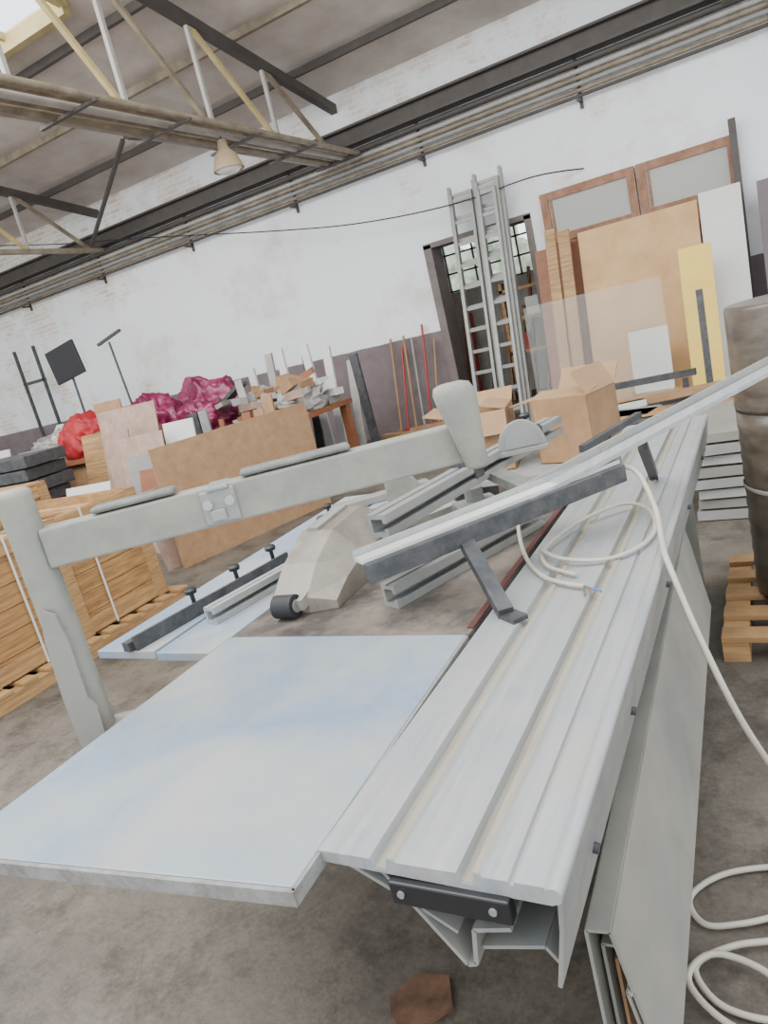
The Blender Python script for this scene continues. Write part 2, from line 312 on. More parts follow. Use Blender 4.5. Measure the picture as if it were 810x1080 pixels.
MB().prism([(0,.80),(.045,.82),(.05,.9),(.035,.93),(.04,1.08),(.03,1.16),(-.005,1.18),(-.02,1.1),(-.03,.95),(-.03,.8)],(-1.605,1.032,0),(.92,.38,0),(0,0,1),(.004,-.008,0)).build('cover_plate',galv,saw)
MB().beam((-1.63,1.10,.79),(-1.46,1.2,.79),.06,.06).build('post_clamp',paint,saw)
MB().beam((-1.63,1.08,.5),(-1.3,1.75,.5),.08,.1).build('post_bracket',paint,saw)
A=V((-1.60,1.10,1.315));B=V((-.71,1.73,1.305)); D=(B-A)
MB().beam(A,B,.065,.10).build('guard_arm',paint,saw,bevel=.006)
SD=V((D.y,-D.x,0)).normalized()
def on(t,dz=0,side=0): return A+D*t+V((0,0,dz))+SD*side
for t0,t1 in((.12,.31),(.46,.72)): MB().beam(on(t0,.062),on(t1,.062),.06,.016).build('handle_plate',paintd,saw,bevel=.008)
MB().beam(on(.36,0),on(.44,0),.085,.085).beam(on(.38,.045),on(.43,.045),.1,.012).beam(on(.375,-.02,.045),on(.41,-.02,.045),.02,.03).build('arm_clamp',alud,saw,bevel=.004)
for t in(.375,.425): MB().cyl(on(t,.01,.04),on(t,.01,.055),.012,n=12).build('bolt',alu,saw)
MB().beam(on(.97,-.005),on(1.02,-.005),.075,.09).build('arm_end_bracket',alud,saw,bevel=.004)
hb=on(.985,-.065,.055); hd=D.normalized(); vs=[]
secs=[(-.0,.024,.020,.014),(.01,.030,.024,.012),(.06,.036,.027,.006),(.12,.044,.031,0),(.17,.052,.034,-.006),(.20,.053,.034,-.010),(.218,.046,.028,-.012),(.224,.028,.016,-.013),(.225,.002,.002,-.013)]
nn=28
for zz,ra,rb_,of in secs:
    vs+=[hb+V((0,0,zz))+hd*(of+ra*math.cos(2*math.pi*k/nn))+SD*(rb_*math.sin(2*math.pi*k/nn)) for k in range(nn)]
fs=[[i*nn+(k+1)%nn,i*nn+k,(i+1)*nn+k,(i+1)*nn+(k+1)%nn] for i in range(len(secs)-1) for k in range(nn)]+[list(range(nn))]
o=MB().add(vs,fs,0,True).build('dust_nozzle',paint,saw,label='grey rounded dust extraction housing')
bm=bmesh.new(); bm.from_mesh(o.data); bmesh.ops.recalc_face_normals(bm,faces=bm.faces); bm.to_mesh(o.data); bm.free()
# blade guard hood
g=T('blade_guard',(-1.36,2.0,.869),'dusty faceted blade guard hood lying on the saw table','blade guard')
uu=V((-.03,.75,0)).normalized(); vv=V((.75,.03,0)).normalized()
O=V((-1.37,1.64,.869))
HP=[(0,0),(0,.05),(.10,.125),(.24,.185),(.46,.195),(.60,.125),(.72,.095),(.72,0)]
def hoodring(off,sc,ins):
    return [O+uu*(.36+(a-.36)*ins)+V((0,0,b*sc))+vv*off for a,b in HP]
rings=[hoodring(-.085,.70,.9),hoodring(-.05,1,1),hoodring(.075,1,1),hoodring(.16,.5,.93)]
n=len(HP); vs=sum(rings,[]); fs=[list(range(n))[::-1],[3*n+i for i in range(n)]]
for k in range(3):
    for i in range(n): fs.append([k*n+(i+1)%n,(k+1)*n+(i+1)%n,(k+1)*n+i,k*n+i][::-1])
MB().add(vs,fs).build('hood',guard,g)
w0=O+uu*-.03+V((0,0,.037))
MB().cyl(w0-vv*.02,w0+vv*.05,.036,n=24).build('roller',rubber,g,bevel=.004)
MB().cyl(w0+vv*.051,w0+vv*.056,.02,n=20).build('hub',alud,g)
MB().beam(w0+vv*.065,w0+uu*.16+vv*.065+V((0,0,.03)),.02,.035).build('roller_arm',paint,g)
MB().beam(O+uu*.24+V((0,0,.190)),O+uu*.46+V((0,0,.2)),.04,.012).build('hood_ridge',alud,g)
def profile_bar(name,p1,p2,label,cat='aluminium profile',w=.05,h=.055,mat=alud,parent=None):
    p1,p2=V(p1),V(p2); d=(p2-p1).normalized(); sd=d.cross(V((0,0,1))).normalized(); u=sd.cross(d).normalized()
    P=[(0,0),(w,0),(w,h*.35),(w*.8,h*.35),(w*.8,h*.2),(w*.2,h*.2),(w*.2,h*.8),(w*.8,h*.8),(w*.8,h*.62),(w,h*.62),(w,h),(w*.6,h),(w*.6,h*.93),(w*.4,h*.93),(w*.4,h),(0,h)]
    return MB().prism([(a-w/2,b) for a,b in P],p1,sd,u,p2-p1).build(name,mat,parent,label=label,cat=cat)
profile_bar('fence_profile',(-1.64,1.58,.869),(-1.55,2.05,.869),'short slotted aluminium fence profile lying on rip table',mat=alu)
profile_bar('fence_profile',(-1.60,2.42,.869),(-1.50,2.85,.869),'dull slotted fence profile lying beside clamp block',w=.04,h=.04)
def knob(p,parent,h=.05,r=.016):
    p=V(p); MB().cyl(p,p+V((0,0,h)),r*.35,n=8).cyl(p+V((0,0,h)),p+V((0,0,h+.012)),r*.9,r,n=12).cyl(p+V((0,0,h+.012)),p+V((0,0,h+.02)),r,r*.7,n=12).build('knob',black,parent)
e=T('rip_fence_rail',(-1.8,1.8,.869),'dark slim rip fence rail with black clamping knobs','fence rail')
MB().beam((-1.83,1.39,.885),(-1.72,2.1,.885),.035,.03).beam((-1.80,1.40,.893),(-1.69,2.1,.893),.012,.045).build('rail',darkm,e)
knob((-1.775,1.66,.9),e,.045,.022);knob((-1.745,1.86,.9),e,.045,.022);knob((-1.72,2.05,.9),e,.045,.022)
e=T('fence_clamp',(-1.60,2.28,.869),'grey cast fence clamp block with black knobs','clamp')
MB().rbox((-1.59,2.28,.92),(.08,.16,.1),(0,0,10)).rbox((-1.60,2.24,.90),(.18,.05,.05),(0,0,30)).cyl((-1.64,2.20,.95),(-1.54,2.24,.98),.03).build('body',alud,e,bevel=.006)
knob((-1.59,2.30,.965),e);knob((-1.56,2.20,.965),e,.03,.022)
MB().rbox((-1.36,2.52,.915),(.16,.10,.09),(0,0,25)).prism([(-.02,0),(.13,0)]+[(.13*math.cos(a*math.pi/20),.13*math.sin(a*math.pi/20)) for a in range(1,11)]+[(-.02,.13)],(-1.40,2.49,.955),(.87,.48,0),(0,0,1),(-.015,.03,0)).build('riving_quadrant',paint,label='grey rounded quadrant casting standing on the saw table',cat='casting',bevel=.004)
MB().rbox((-1.70,2.9,.886),(.5,.09,.03),(0,0,40)).build('flat_plate',galv,label='grey flat metal plate lying across table end',cat='metal plate')
MB().rbox((-1.20,2.40,.90),(.26,.045,.055),(0,0,58)).build('square_bar',paint,label='grey square bar lying across saw table',cat='metal bar')
MB().rbox((-1.02,2.42,.91),(.16,.12,.08),(0,0,38)).cyl((-1.02,2.42,.95),(-1.02,2.42,1.0),.035,n=20).build('mitre_block',paintd,label='dark grey mitre stop block on saw table',cat='stop block',bevel=.006)
e=T('mitre_gauge',(-1.1,2.1,.869),'small grey mitre gauge with graduated half disc and knob','mitre gauge')
MB().beam((-1.12,1.98,.88),(-1.0,2.22,.88),.035,.02).build('guide_bar',alud,e)
MB().prism([(.06*math.cos(t*math.pi/14),.06*math.sin(t*math.pi/14)) for t in range(15)],(-1.09,2.08,.892),(.87,-.3,0),(.3,.87,0),(0,0,.012)).build('half_disc',alu,e,bevel=.002)
knob((-1.07,2.11,.904),e,.03,.02)
profile_bar('fence_profile',(-1.02,1.66,.869),(-.765,2.3,.869),'square slotted aluminium profile lying under crosscut fence',w=.06,h=.07)
# crosscut fence
cf=T('crosscut_fence',(-.7,1.9,.873),'dark and aluminium crosscut fence frame resting on carriage','fence')
a=V((-.985,1.52,1.03));b=V((-.44,2.23,1.04)); d=(b-a).normalized(); up=V((0,0,1))
MB().beam(a,b,.03,.055).build('frame_bar',darkm,cf,bevel=.003)
n_=V((d.y,-d.x,0))
MB().beam(a-n_*.035+up*.030,b-n_*.035+up*.034,.055,.012).build('measuring_strip',white_strip,cf)
MB().beam(a-n_*.07+up*.034,b-n_*.07+up*.038,.012,.035).build('strip_lip',alu,cf)
profile_bar('fence_profile',(-1.06,1.76,1.05),(-.80,2.86,1.07),None,None,.075,.07,alud,cf)
MB().beam((-.79,1.83,1.035),(.06,2.94,1.20),.065,.014).build('telescopic_rail',alu,cf)
MB().beam((-.82,1.86,1.045),(.03,2.97,1.21),.012,.04).build('rail_lip',alud,cf)
MB().beam((-.80,1.77,1.015),(-.645,1.57,.885),.04,.03).beam((-.655,1.585,.878),(-.60,1.545,.878),.045,.012).build('foot',darkm,cf)
MB().beam((-.40,2.40,1.08),(-.43,2.72,.885),.03,.035).build('foot',darkm,cf)
MB().beam((-.98,1.62,1.02),(-1.0,1.78,1.04),.1,.03).build('cross_member',paintd,cf)
MB().beam((-.62,2.05,1.03),(-.9,2.35,1.06),.06,.03).build('cross_member',paintd,cf)
MB().beam((-.74,3.0,.96),(-.62,3.75,.93),.03,.03).build('rear_rail',darkm,cf)
MB().beam((-.69,3.30,.876),(-.69,3.30,.94),.03,.03,up=(1,0,0)).build('foot',darkm,cf)
MB().rbox((-.50,2.28,1.075),(.09,.06,.05),(0,0,52)).cyl((-.50,2.28,1.1),(-.50,2.28,1.115),.018,n=14).build('rail_clamp',alud,cf,bevel=.004)
pc=V((-.80,2.42,1.12))
MB().prism([(.085*math.cos(t*math.pi/16),.10*math.sin(t*math.pi/16)) for t in range(17)],pc,(.93,.36,0),(0,0,1),(-.01,.025,0)).build('protractor',alud,cf,bevel=.002)
MB().prism([(.062*math.cos(t*math.pi/12),.075*math.sin(t*math.pi/12)+.006) for t in range(13)],pc-V((-.0006,.0016,0)),(.93,.36,0),(0,0,1),(.001,-.003,0)).build('protractor_face',greyb,cf)
MB().rbox(pc+V((-.02,.02,-.01)),(.2,.06,.02),(0,0,21)).build('protractor_base',alud,cf,bevel=.003)
for q in((-.95,2.24,1.125),(-.85,2.66,1.13)):
    q=V(q); MB().rbox(q+V((0,0,.012)),(.08,.07,.022),(0,0,-14)).rbox(q+V((.042,0,-.015)),(.012,.05,.06),(0,0,-14)).build('flip_stop',darkm,cf,bevel=.003)
    knob(q+V((0,0,.02)),cf,.035,.022)
# cables
e=T('power_cable',(-.45,1.9,.876),'off-white power cable looped over the carriage top','cable')
z=.884
MB().tube([(-.78,2.25,1.02),(-.76,2.1,.93),(-.70,1.95,z),(-.61,1.80,z),(-.53,1.74,z),(-.48,1.72,z)],.0065).build('lead',cablem,e)
MB().tube([(-.52,1.80,z),(-.62,1.88,z),(-.66,2.02,z),(-.60,2.22,z+.01),(-.48,2.36,z+.015),(-.39,2.28,z+.01),(-.355,2.12,z),(-.38,1.98,z),(-.46,1.90,z),(-.58,1.90,z+.01),(-.66,1.98,z+.012)],.0065).build('loop',cablem,e)
for i,(m_,dx) in enumerate([(copper,0),(bluew,.012),(greenp,-.012)]):
    MB().tube([(-.48,1.72,z),(-.465+dx,1.70,z),(-.45+dx*1.5,1.68+dx,z-.003)],.0025,6).build('wire_end',m_,e)
MB().tube([(-.46,2.25,1.06),(-.40,2.24,1.03),(-.345,2.12,.95),(-.318,1.98,.892),(-.29,1.86,.87),(-.22,1.72,.72),(-.14,1.68,.50),(-.03,1.75,.22),(.08,1.85,.03),(.03,1.82,.012),(-.10,1.80,.012),(-.25,1.74,.012),(-.33,1.64,.012),(-.29,1.56,.012),(-.2,1.58,.015),(-.08,1.64,.015),(-.10,1.56,.018),(-.22,1.50,.022),(-.30,1.42,.022),(-.24,1.34,.014),(-.12,1.34,.014),(-.14,1.43,.028),(-.26,1.46,.03),(-.31,1.37,.03),(-.2,1.29,.014),(0,1.3,.012),(.1,1.36,.012)],.008,8,0,8).build('trailing_cable',cablem,label='thick off-white cable trailing from saw to floor',cat='cable')
# steel channel lower right
e=T('steel_channel',(-.32,1.8,.0),'long bent grey sheet steel channel tucked beside the saw','steel channel')
EX=(-.055,1.95,0)
MB().sheet([(-.358,.05),(-.358,.615),(-.318,.62),(-.262,.28)],.006,(0,.92,0),(1,0,0),(0,0,1),EX).build('outer_channel',galv,e)
MB().sheet([(-.300,.50),(-.308,.505),(-.285,.36)],.004,(0,.915,0),(1,0,0),(0,0,1),EX).build('inner_fold',galv,e)
MB().sheet([(-.345,.06),(-.345,.56),(-.312,.56),(-.290,.40)],.006,(0,.95,0),(1,0,0),(0,0,1),EX).build('inner_channel',galv,e)
MB().sheet([(-.333,.3),(-.333,.51),(-.312,.51)],.006,(0,.97,0),(1,0,0),(0,0,1),EX).build('inner_board',chip,e)
for y in(1.3,2.5): MB().box(-.43,-.37-(y-.92)*.028,y,y+.1,0,.5).build('support_leg',darkm,e)
MB().prism([(0,.02),(.05,.10),(.13,.115),(.17,.04),(.12,-.03),(.10,-.07),(.03,-.03)],(-1.01,1.14,0),(1,0,0),(0,1,0),(0,0,.015)).build('metal_scrap',rust,label='small rusty brown scrap piece on concrete floor',cat='scrap')
# ------------------------------------------------------------------ right side
bx,by=.11,3.42
e=T('wrapped_drum',(bx,by,.11),'tall dark brown plastic wrapped drum on pallet','drum')
pr=[(0.001,0),(.27,0),(.278,.02)]
zz=.02
while zz<.78: pr+=[(.277,zz+.02),(.281,zz+.05)]; zz+=.07
MB().revolve(pr+[(.281,.84),(.001,.84)],(bx,by,.11),40).build('lower_body',olive,e)
MB().revolve([(0.001,.84),(.281,.84),(.284,.86),(.281,.88),(.281,1.26),(.276,1.272),(.26,1.275),(.001,1.272)],(bx,by,.11),40).build('upper_body',olive,e)
MB().revolve([(.283,.5),(.285,.505),(.285,.515),(.283,.52)],(bx,by,.11),32).build('strap',greyb,e)
def pallet(x0,x1,y0,y1,label,group=None,z0=0):
    e=T('wooden_pallet',((x0+x1)/2,(y0+y1)/2,z0),label,'pallet',group)
    for i in range(3):
        x=x0+(x1-x0-.1)*i/2; MB().box(x,x+.1,y0,y1,z0,z0+.085).build('bearer',wood,e)
    n=max(3,int((y1-y0)/.16))
    for i in range(n):
        y=y0+(y1-y0-.1)*i/(n-1); MB().box(x0,x1,y,y+.1,z0+.087,z0+.11).build('deck_board',wood,e)
pallet(-.30,.5,2.93,3.85,'worn pine pallet carrying the wrapped drum')
for i in range(8):
    o_=.03*random.random()
    MB().rbox((.03+o_*2,5.2+o_,.035+i*.072),(1.1,1.0,.055),(0,0,random.uniform(-4,4))).build('stacked_board',[greyb,galv,lgrey][i%3],label='grey cut board in a low stack',cat='board',group='stack of boards beside the carriage')
def carton(x0,x1,y0,y1,z0,h,rot,label,fl):
    e=T('cardboard_box',((x0+x1)/2,(y0+y1)/2,z0),label,'box'); cx,cy=(x0+x1)/2,(y0+y1)/2
    R=Matrix.Rotation(math.radians(rot),3,'Z')
    def W(x,y,z): return V((cx,cy,0))+R@V((x-cx,y-cy,0))+V((0,0,z))
    t=.006; b=MB()
    ax=R@V((1,0,0)); ay=R@V((0,1,0)); az=V((0,0,1))
    X=x1-x0;Y=y1-y0
    b.span(W(x0,y0,z0),ax*X,ay*t,az*h).span(W(x0,y1-t,z0),ax*X,ay*t,az*h).span(W(x0,y0,z0),ax*t,ay*Y,az*h).span(W(x1-t,y0,z0),ax*t,ay*Y,az*h).span(W(x0,y0,z0),ax*X,ay*Y,az*t)
    b.build('carton_body',card,e)
    for (p,ed,ou,ln),ang in zip(((W(x0,y0,z0+h),ax*X,-ay,Y*.42),(W(x0,y1,z0+h),ax*X,ay,Y*.42),(W(x0,y0,z0+h),ay*Y,-ax,X*.42),(W(x1,y0,z0+h),ay*Y,ax,X*.42)),fl):
        a_=math.radians(ang); f=(ou*math.cos(a_)+az*math.sin(a_))*ln
        MB().span(p,ed,f,ed.cross(f).normalized()*t).build('flap',cardin,e)
carton(-2.10,-1.68,4.72,5.12,.50,.43,10,'open cardboard box with folded out flaps',(-70,30,15,165))
carton(-1.43,-1.0,4.72,5.10,.50,.44,-18,'larger open cardboard box with raised flap',(168,55,-8,120))
e=T('low_bench',(-1.5,5.0,0),'low grey bench carrying cardboard boxes','bench')
MB().box(-2.25,-.8,4.5,5.5,.46,.495).build('bench_top',greyb,e)
for x in(-2.15,-.95): MB().box(x,x+.08,4.55,5.45,0,.46).build('leg',greyb,e)
def lean(name,x0,x1,yb,z0,z1,yt,mat,label,cat,th=.02,group=None):
    return MB().span((x0,yb,z0),(x1-x0,0,0),(0,yt-yb,z1-z0),(0,th,0)).build(name,mat,label=label,cat=cat,group=group)
e=T('old_window_frame',(-1.35,10.2,0),'weathered red-brown double window frame leaning on wall','window frame')
fx0,fx1=-2.5,-.17
def fb(x0,x1,z0,z1,t=.06,y=10.2): return MB().box(x0,x1,y,y+t,z0,z1)
for x in(fx0,-1.40,-1.28,fx1-.09): fb(x,x+.1,.0,2.84).build('stile',frame_br,e)
for z0_ in(2.74,2.20,.02):
    fb(fx0+.1,-1.40,z0_,z0_+.1).build('rail',frame_br,e); fb(-1.18,fx1-.09,z0_,z0_+.1).build('rail',frame_br,e)
for a_,b_ in((fx0+.1,-1.40),(-1.18,fx1-.09)):
    fb(a_,b_,2.3,2.74,.01,10.225).build('pane',glass,e); fb(a_,b_,.12,2.2,.02,10.225).build('lower_panel',frame_br,e)
    fb(a_+.02,a_+.05,2.3,2.74,.04,10.21).build('glazing_bar',frame_br,e)
lean('metal_column',-.22,-.14,10.02,0,3.0,10.12,steel_dark,'dark upright steel column against the wall','column',.06)
lean('plywood_sheet',-2.62,-2.05,9.55,0,2.15,9.95,ply,'reddish brown plywood sheet leaning on the wall','board')
lean('hardboard_sheet',-2.0,-.62,9.3,0,2.22,9.75,tan,'large tan hardboard sheet leaning upright','board')
lean('pine_plank',-2.38,-2.25,9.1,0,2.35,9.65,wood,'tall light pine plank leaning upright','plank',.04,group='leaning pine planks')
lean('pine_plank',-2.22,-2.08,9.1,0,2.30,9.65,wood,'tall light pine plank leaning upright','plank',.04,group='leaning pine planks')
lean('white_board',-.60,-.16,9.35,0,2.28,9.8,whiteb,'tall white board leaning beside the window frame','board')
lean('yellow_board',-.84,-.50,8.9,0,1.72,9.2,yellowb,'yellow painted board leaning on white board','board')
lean('white_card',-1.45,-1.02,8.8,.25,.95,8.9,whiteb,'small white sheet leaning on hardboard','sheet')
MB().box(-1.5,-.95,8.75,8.95,0,.25).build('wood_block',wood,label='low wooden block under the white sheet',cat='block')
lean('clear_sheet',-2.55,-1.0,8.6,0,1.5,8.72,gl2,'thin clear plastic sheet leaning on boards','sheet',.006)
lean('mauve_board',.0,1.2,9.6,0,2.25,10.0,M('mauve_grey_panel',(.16,.13,.145),.7,0,.1,3),'mauve grey tall board leaning against wall','board')
lean('dark_post',-.60,-.54,7.6,0,1.3,7.75,darkm,'short dark steel post standing upright','post',.05)
e=T('steel_trestle',(-1.2,7.5,0),'dark low steel trestle rail with legs','trestle')
MB().beam((-1.95,7.5,.55),(-.65,7.3,.60),.06,.06).build('rail',darkm,e)
for x in(-1.9,-.75): MB().beam((x,7.5-(x+1.9)*.15,0),(x,7.5-(x+1.9)*.15,.55),.05,.05,up=(1,0,0)).build('leg',darkm,e)
for i in range(30):
    x=random.uniform(-1.7,-.5); y=5.9+(i//6)*.30+random.uniform(-.05,.05); m_=[wood,whiteb,chip,greyb,darkm,ply,whiteb][(i*5+i//6)%7]
    MB().rbox((x,y,.03+.085*(i%6)),(random.uniform(.7,1.4),random.uniform(.12,.5),.05),(0,0,random.uniform(-30,30))).build('floor_plank',m_,label='loose offcut plank lying on the floor pile',cat='plank',group='loose floor planks')
def ladder(x0,x1,yb,yt,h,label,sections=1):
    e=T('extension_ladder',((x0+x1)/2,yb,0),label,'ladder','aluminium ladders')
    for s_ in range(sections):
        o=-.08*s_; a0=x0+.035*s_; a1=x1-.035*s_; hh=h-.12*s_
        def P(x,t): return V((x,yb+o+(yt-yb)*t,hh*t))
        for x in(a0,a1): MB().beam(P(x,0),P(x,1),.038,.085,up=(0,1,0)).build('side_rail',alud,e)
        n=11
        for i in range(n):
            t=(i+.6+.15*s_)/n; MB().beam(P(a0,t),P(a1,t),.035,.045).build('rung',alud,e)
ladder(-3.66,-3.30,9.45,10.1,3.27,'tall aluminium extension ladder leaning across doorway',2)
ladder(-3.26,-2.90,9.40,10.05,3.32,'nested aluminium ladder sections leaning beside another ladder',3)
for i,(x,m_,h) in enumerate([(-5.12,broomh,1.5),(-5.0,redplastic,1.35),(-4.86,broomh,1.5),(-4.72,greyb,1.45),(-4.60,redplastic,1.6),(-4.48,broomh,1.35)]):
    e=T('broom',(x,9.9,0),['wooden handled broom leaning against mauve dado','red handled broom leaning against mauve dado'][m_ is redplastic],'broom','brooms leaning on the wall')
    MB().cyl((x,9.9,.12),(x+random.uniform(-.08,.08),10.22,h),.018,n=8).build('handle',m_,e)
    MB().rbox((x,9.88,.12),(.08,.05,.05)).build('head',[wood,redplastic][i%2],e)
    MB().rbox((x,9.88,.05),(.1,.07,.1)).build('bristles',[greenp,darkm][i%2],e)
for i in range(12):
    x=-4.9+i*.2; MB().beam((x,11.9,0),(x+random.uniform(-.1,.1),12.4,random.uniform(1.0,2.1)),.08,.04,up=(1,0,0)).build('timber_offcut',[wood,ply,redplastic,greyb,whiteb,chip][i%6],label='leaning timber offcut stored beyond the doorway',cat='timber',group='timber beyond the doorway')
e=T('storage_shelf',(-2.6,11.4,0),'wooden storage shelving beyond the doorway','shelf')
for zz in(.8,1.3,1.75): MB().box(-3.6,-1.6,11.2,11.6,zz,zz+.05).build('shelf_board',wood,e)
for x in(-3.6,-1.65): MB().box(x,x+.05,11.2,11.6,0,1.9).build('upright',wood,e)
for i in range(7): MB().box(-3.5+i*.26,-3.3+i*.26,11.25,11.5,[.85,1.35][i%2],[1.1,1.62][i%2]).build('storage_tin',[redplastic,whiteb,greyb,chip][i%4],label='small storage tin on the shelf beyond doorway',cat='tin',group='tins on the shelf beyond the doorway')
def blob(name,c,r,mat,label,cat,sub=4,amp=.3,fr=1.5,zmin=0.,smooth=False,seed=0,group=None):
    bm=bmesh.new(); bmesh.ops.create_icosphere(bm,subdivisions=sub,radius=1)
    for v in bm.verts:
        p=v.co.copy(); q=p*fr+V((seed*3.1,seed*1.7,seed))
        if smooth:
            q=q+noise.noise_vector(q*.8)*.7
            k=.92+amp*(1.0*(.35-abs(noise.noise(q)))+.6*(.3-abs(noise.noise(q*2.4)))+.25*(.3-abs(noise.noise(q*5))))
        else: k=1+amp*(noise.noise(q)+.6*abs(noise.noise(q*1.8))+.3*noise.noise(q*3))
        v.co=V((p.x*r[0]*k,p.y*r[1]*k,max(p.z*r[2]*k,zmin-c[2])))
    me=bpy.data.meshes.new(name); bm.to_mesh(me); bm.free(); me.materials.append(mat)
    if smooth:
        for p in me.polygons:p.use_smooth=True
    o=bpy.data.objects.new(name,me); bpy.context.collection.objects.link(o); o.location=c; meta(o,label,cat,None,group); return o
blob('bush',(-5.6,17.5,1.2),(2.2,1,1.5),green,'pale green leafy bush outside the back window','bush',5,.6,3)
# ------------------------------------------------------------------ left: crates & junk
def crate(x0,x1,y0,y1,z0,h,label,rows=6,lid=False):
    e=T('wooden_crate',((x0+x1)/2,(y0+y1)/2,z0),label,'crate','pine crates')
    for i in range(rows):
        za=z0+h*i/rows; zb=za+h/rows-.005
        MB().box(x1-.022,x1,y0,y1,za,zb).build('side_slat',woodx,e); MB().box(x0,x0+.022,y0,y1,za,zb).build('side_slat',woodx,e)
        MB().box(x0+.022,x1-.022,y0,y0+.022,za,zb).build('end_slat',woodx,e); MB().box(x0+.022,x1-.022,y1-.022,y1,za,zb).build('end_slat',woodx,e)
    for y in(y0+.02,(y0+y1)/2-.05,y1-.12): MB().box(x1,x1+.02,y,y+.1,z0,z0+h).build('batten',wood,e)
    for zz in(z0+.01,z0+h-.11): MB().box(x1+.001,x1+.018,y0+.12,y1-.12,zz,zz+.1).build('batten',wood,e)
    MB().box(x0+.022,x1-.022,y0+.022,y1-.022,z0,z0+.02).build('base_board',wood,e)
    if lid:
        for i in range(6):
            xa=x0+(x1-x0)*i/6; MB().box(xa,xa+(x1-x0)/6-.006,y0,y1,z0+h+.001,z0+h+.022).build('lid_board',woodx,e)
    else:
        MB().box(x0+.06,x1-.06,y0+.06,y1-.06,z0+.02,z0+h*.82).build('packed_contents',greyb,e)
        for t in(.3,.7): MB().box(x0+.022,x1-.022,y0+(y1-y0)*t,y0+(y1-y0)*t+.09,z0+h-.03,z0+h-.005).build('top_bar',wood,e)
    for y in(y0+.45,y1-.55): MB().box(x1+.021,x1+.025,y,y+.015,z0,z0+h+.005).build('strap',whiteb,e)
crate(-5.7,-4.29,2.2,3.80,.115,.86,'open topped pine crate with framing battens and straps')
pallet(-5.75,-4.18,2.05,3.9,'pine pallet carrying the open crate')
crate(-7.3,-5.95,2.9,4.3,0,1.05,'large closed pine crate behind another crate',lid=True)
MB().span((-4.88,4.58,0),(.53,1.81,0),(-.06,.08,1.12),(-.018,.006,0)).build('particle_board',chip,label='large brown particle board standing on its edge',cat='board')
MB().span((-5.05,4.55,0),(.3,1.6,0),(-.12,.03,.75),(-.018,.006,0)).build('particle_board',chip2,label='pinkish particle board leaning behind brown board',cat='board')
lab={'particle_board':'brown chipboard offcut','pinkish_board':'pinkish board offcut','white_board':'white board offcut','grey_board':'grey board offcut','brown_plywood':'brown plywood offcut','pine_planks':'pine board offcut','charcoal_paint':'black board offcut'}
js=[(-7.7,6.35,.9,1.50,chip2,8),(-7.35,6.1,.5,1.25,chip2,-8),(-6.95,5.95,.6,1.15,chip2,14),(-6.7,5.7,.6,.95,greyb,-5),(-7.75,6.55,.5,1.62,chip,0),(-6.3,5.5,.5,.8,ply,8),(-6.1,5.2,.7,.62,chip2,-10),(-8.3,6.5,.5,1.25,wood,10),(-7.5,5.4,.7,.75,whiteb,5),(-6.5,6.3,.45,1.2,whiteb,6),(-9.6,6.55,.6,1.2,greyb,4),(-10.3,6.5,.5,1.3,whiteb,-8)]
for x,y,wd_,h,m_,rt in js:
    R=Matrix.Rotation(math.radians(rt),3,'Z')
    MB().span((x,y,0),R@V((wd_,0,0)),R@V((random.uniform(-.15,.15),.2,h)),R@V((0,.02,0))).build('board_offcut',m_,label=lab[m_.name.split('.')[0]]+' leaning in the junk pile',cat='board',group='offcut boards in junk pile')
for x0,x1 in((-10.6,-8.15),(-8.05,-4.85)):
    e=T('workbench',((x0+x1)/2,7.5,0),'old wooden workbench buried under scrap and sheeting','workbench','buried workbenches')
    MB().box(x0,x1,7.0,8.2,.86,.92).build('bench_top',ply,e)
    for x in(x0+.03,x1-.13):
        for y in(7.04,8.06): MB().box(x,x+.1,y,y+.1,0,.86).build('leg',ply,e)
    MB().box(x0+.13,x1-.13,7.1,7.13,.3,.86).build('front_panel',chip,e)
BZ=.922
for i,(x,y,rx,ry,rz_,m_,nm,lb) in enumerate([
 (-7.55,7.42,.44,.34,.42,magenta,'plastic_sack','shiny crumpled magenta plastic sack on the bench'),
 (-6.72,7.42,.42,.34,.30,magenta,'plastic_sack','slumped magenta plastic sack beside another sack'),
 (-7.05,7.98,.60,.24,.48,magenta,'plastic_sack','wide magenta plastic bundle behind other sacks'),
 (-9.0,7.5,.48,.36,.40,redt,'red_cloth','bright red cloth bundle on the bench'),
 (-5.95,7.85,.32,.3,.26,foil,'plastic_sheeting','crumpled grey plastic sheeting on the bench'),
 (-5.2,7.55,.30,.3,.26,foil,'plastic_sheeting','crumpled translucent plastic sheeting near the board'),
 (-9.95,7.6,.4,.35,.3,foil,'plastic_sheeting','dull grey sheeting heap at bench end')]):
    blob(nm,(x,y,BZ+rz_*.45),(rx,ry,rz_),m_,lb,'sack' if nm=='plastic_sack' else 'cloth' if nm=='red_cloth' else 'plastic sheet',5,.55,1.25,BZ,True,i+1)
rnd=random.Random(11)
pal=[wood,greyb,chip,ply,whiteb,darkm,chip2,lgrey,darkm,galv]
k=0
for i in range(62):
    x=rnd.uniform(-6.2,-4.95) if i%3 else rnd.uniform(-10.4,-8.15); y=rnd.uniform(7.1,8.1)
    if abs(x+9)<.45: x=-8.45
    sx=rnd.uniform(.12,.5); sz=rnd.uniform(.03,.12); sy=rnd.uniform(.06,.25); tl=rnd.uniform(-28,28)
    MB().rbox((x,y,BZ+sz/2+(i%4)*.09+sx*.5*abs(math.sin(math.radians(tl)))),(sx,sy,sz),(rnd.uniform(-4,4),tl,rnd.uniform(-60,60))).build('scrap_piece',pal[rnd.randrange(len(pal))],label='small scrap piece tossed on the cluttered bench',cat='scrap',group='scrap pieces on the benches')
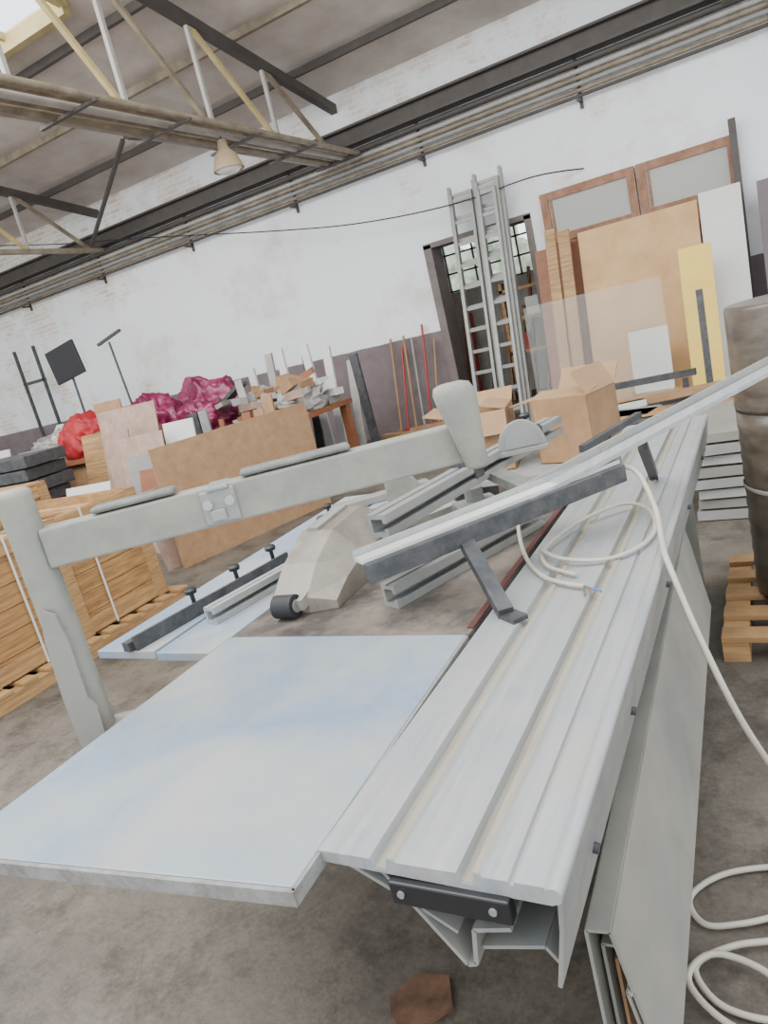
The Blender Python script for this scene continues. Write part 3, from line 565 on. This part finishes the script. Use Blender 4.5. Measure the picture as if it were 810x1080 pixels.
for i,(x,h,lx) in enumerate([(-6.5,1.58,-.1),(-6.28,1.72,.05),(-5.98,1.74,-.06),(-5.72,1.6,.1),(-5.5,1.72,-.12),(-5.34,1.62,.06),(-5.05,1.38,.1),(-4.8,1.45,-.1)]):
    MB().span((x,8.35,0),(.12,0,0),(lx,.12,h),(0,.04,0)).build('upright_batten',[whiteb,lgrey,darkm][[0,1,0,2,0,0,1,2][i]],label=['narrow pale batten standing upright in junk','narrow grey batten standing upright in junk','narrow dark batten standing upright in junk'][[0,1,0,2,0,0,1,2][i]],cat='board',group='narrow upright battens')
for i in range(16):
    x=-7.9+i*.2; h=rnd.uniform(.8,1.25); m_=pal[rnd.randrange(7)]
    MB().span((x,6.86,0),(rnd.uniform(.06,.18),0,0),(rnd.uniform(-.06,.06),.1,h),(0,.03,0)).build('scrap_batten',m_,label='narrow scrap batten leaning against the bench',cat='batten',group='scrap battens in junk heap')
for i in range(8):
    MB().rbox((-8.7+.1*random.random(),5.75,.08+i*.155),(1.6,.6,.14),(0,0,random.uniform(-3,3))).build('black_case',darkm,label='flat black case in a stack near the crates',cat='case',group='stack of black cases',bevel=.01)
e=T('monitor_on_stand',(-10.1,8.5,0),'black flat monitor on a tall thin stand','monitor')
MB().rbox((-10.1,8.4,2.38),(.72,.05,.55),(0,-8,0)).build('screen',black,e,bevel=.01)
MB().cyl((-10.1,8.45,0),(-10.1,8.45,2.2),.02).build('stand_pole',darkm,e)
e=T('tripod_stand',(-9.0,8.5,0),'dark metal stand with angled top bar','stand')
MB().cyl((-8.95,8.5,0),(-9.1,8.5,2.5),.018).build('pole',darkm,e)
MB().beam((-9.35,8.5,2.50),(-8.8,8.5,2.62),.05,.04).build('top_bar',darkm,e)
for i in range(9):
    MB().rbox((-4.6+.09*i,8.5+.15*i,.03+.055*(i%4)),(1.5,.14,.045),(0,0,random.uniform(-18,20))).build('floor_plank',[wood,chip,ply][i%3],label='loose plank on floor near brooms',cat='plank',group='loose floor planks')
e=T('frame_rack',(-13.2,9.9,0),'dark tall frame rack standing at the wall','rack')
for x in(-13.3,-12.7): MB().box(x,x+.05,9.9,9.95,0,3.0).build('upright',darkm,e)
for z_ in(1.0,2.3): MB().box(-13.3,-12.65,9.9,9.96,z_,z_+.06).build('crossbar',darkm,e)
# ------------------------------------------------------------------ light & world & camera
wd=bpy.data.worlds.new('sky'); bpy.context.scene.world=wd; wd.use_nodes=True
bg=wd.node_tree.nodes['Background']; bg.inputs[0].default_value=(.90,.95,1.0,1); bg.inputs[1].default_value=2.9
def area(name,loc,size,sizey,power,tgt,col=(1,1,1)):
    l=bpy.data.lights.new(name,'AREA'); l.shape='RECTANGLE';l.size=size;l.size_y=sizey;l.energy=power;l.color=col
    o=bpy.data.objects.new(name,l); bpy.context.collection.objects.link(o); o.location=loc
    o.rotation_euler=(V(tgt)-V(loc)).to_track_quat('-Z','Y').to_euler()
area('skylight_daylight',(-5,1.5,6.5),10,4,950,(-4,7.5,1),(1,.96,.9))
cd=bpy.data.cameras.new('camera'); cam=bpy.data.objects.new('camera',cd); bpy.context.collection.objects.link(cam)
cd.sensor_fit='AUTO'; cd.sensor_width=36; cd.lens=760/1080*36; cd.clip_start=.05
p=math.radians(13.6);r=math.radians(14);yw=math.radians(30.3)
F0=V((-math.sin(yw),math.cos(yw),0));R0=V((math.cos(yw),math.sin(yw),0))
Fw=F0*math.cos(p)+V((0,0,-math.sin(p))); U0=F0*math.sin(p)+V((0,0,math.cos(p)))
right=R0*math.cos(r)-U0*math.sin(r); upv=R0*math.sin(r)+U0*math.cos(r)
mt=Matrix((right,upv,-Fw)).transposed().to_4x4(); mt.translation=V((0,0,1.62)); cam.matrix_world=mt
bpy.context.scene.camera=cam
for o in bpy.data.objects:
    if '_w' in o: del o['_w']
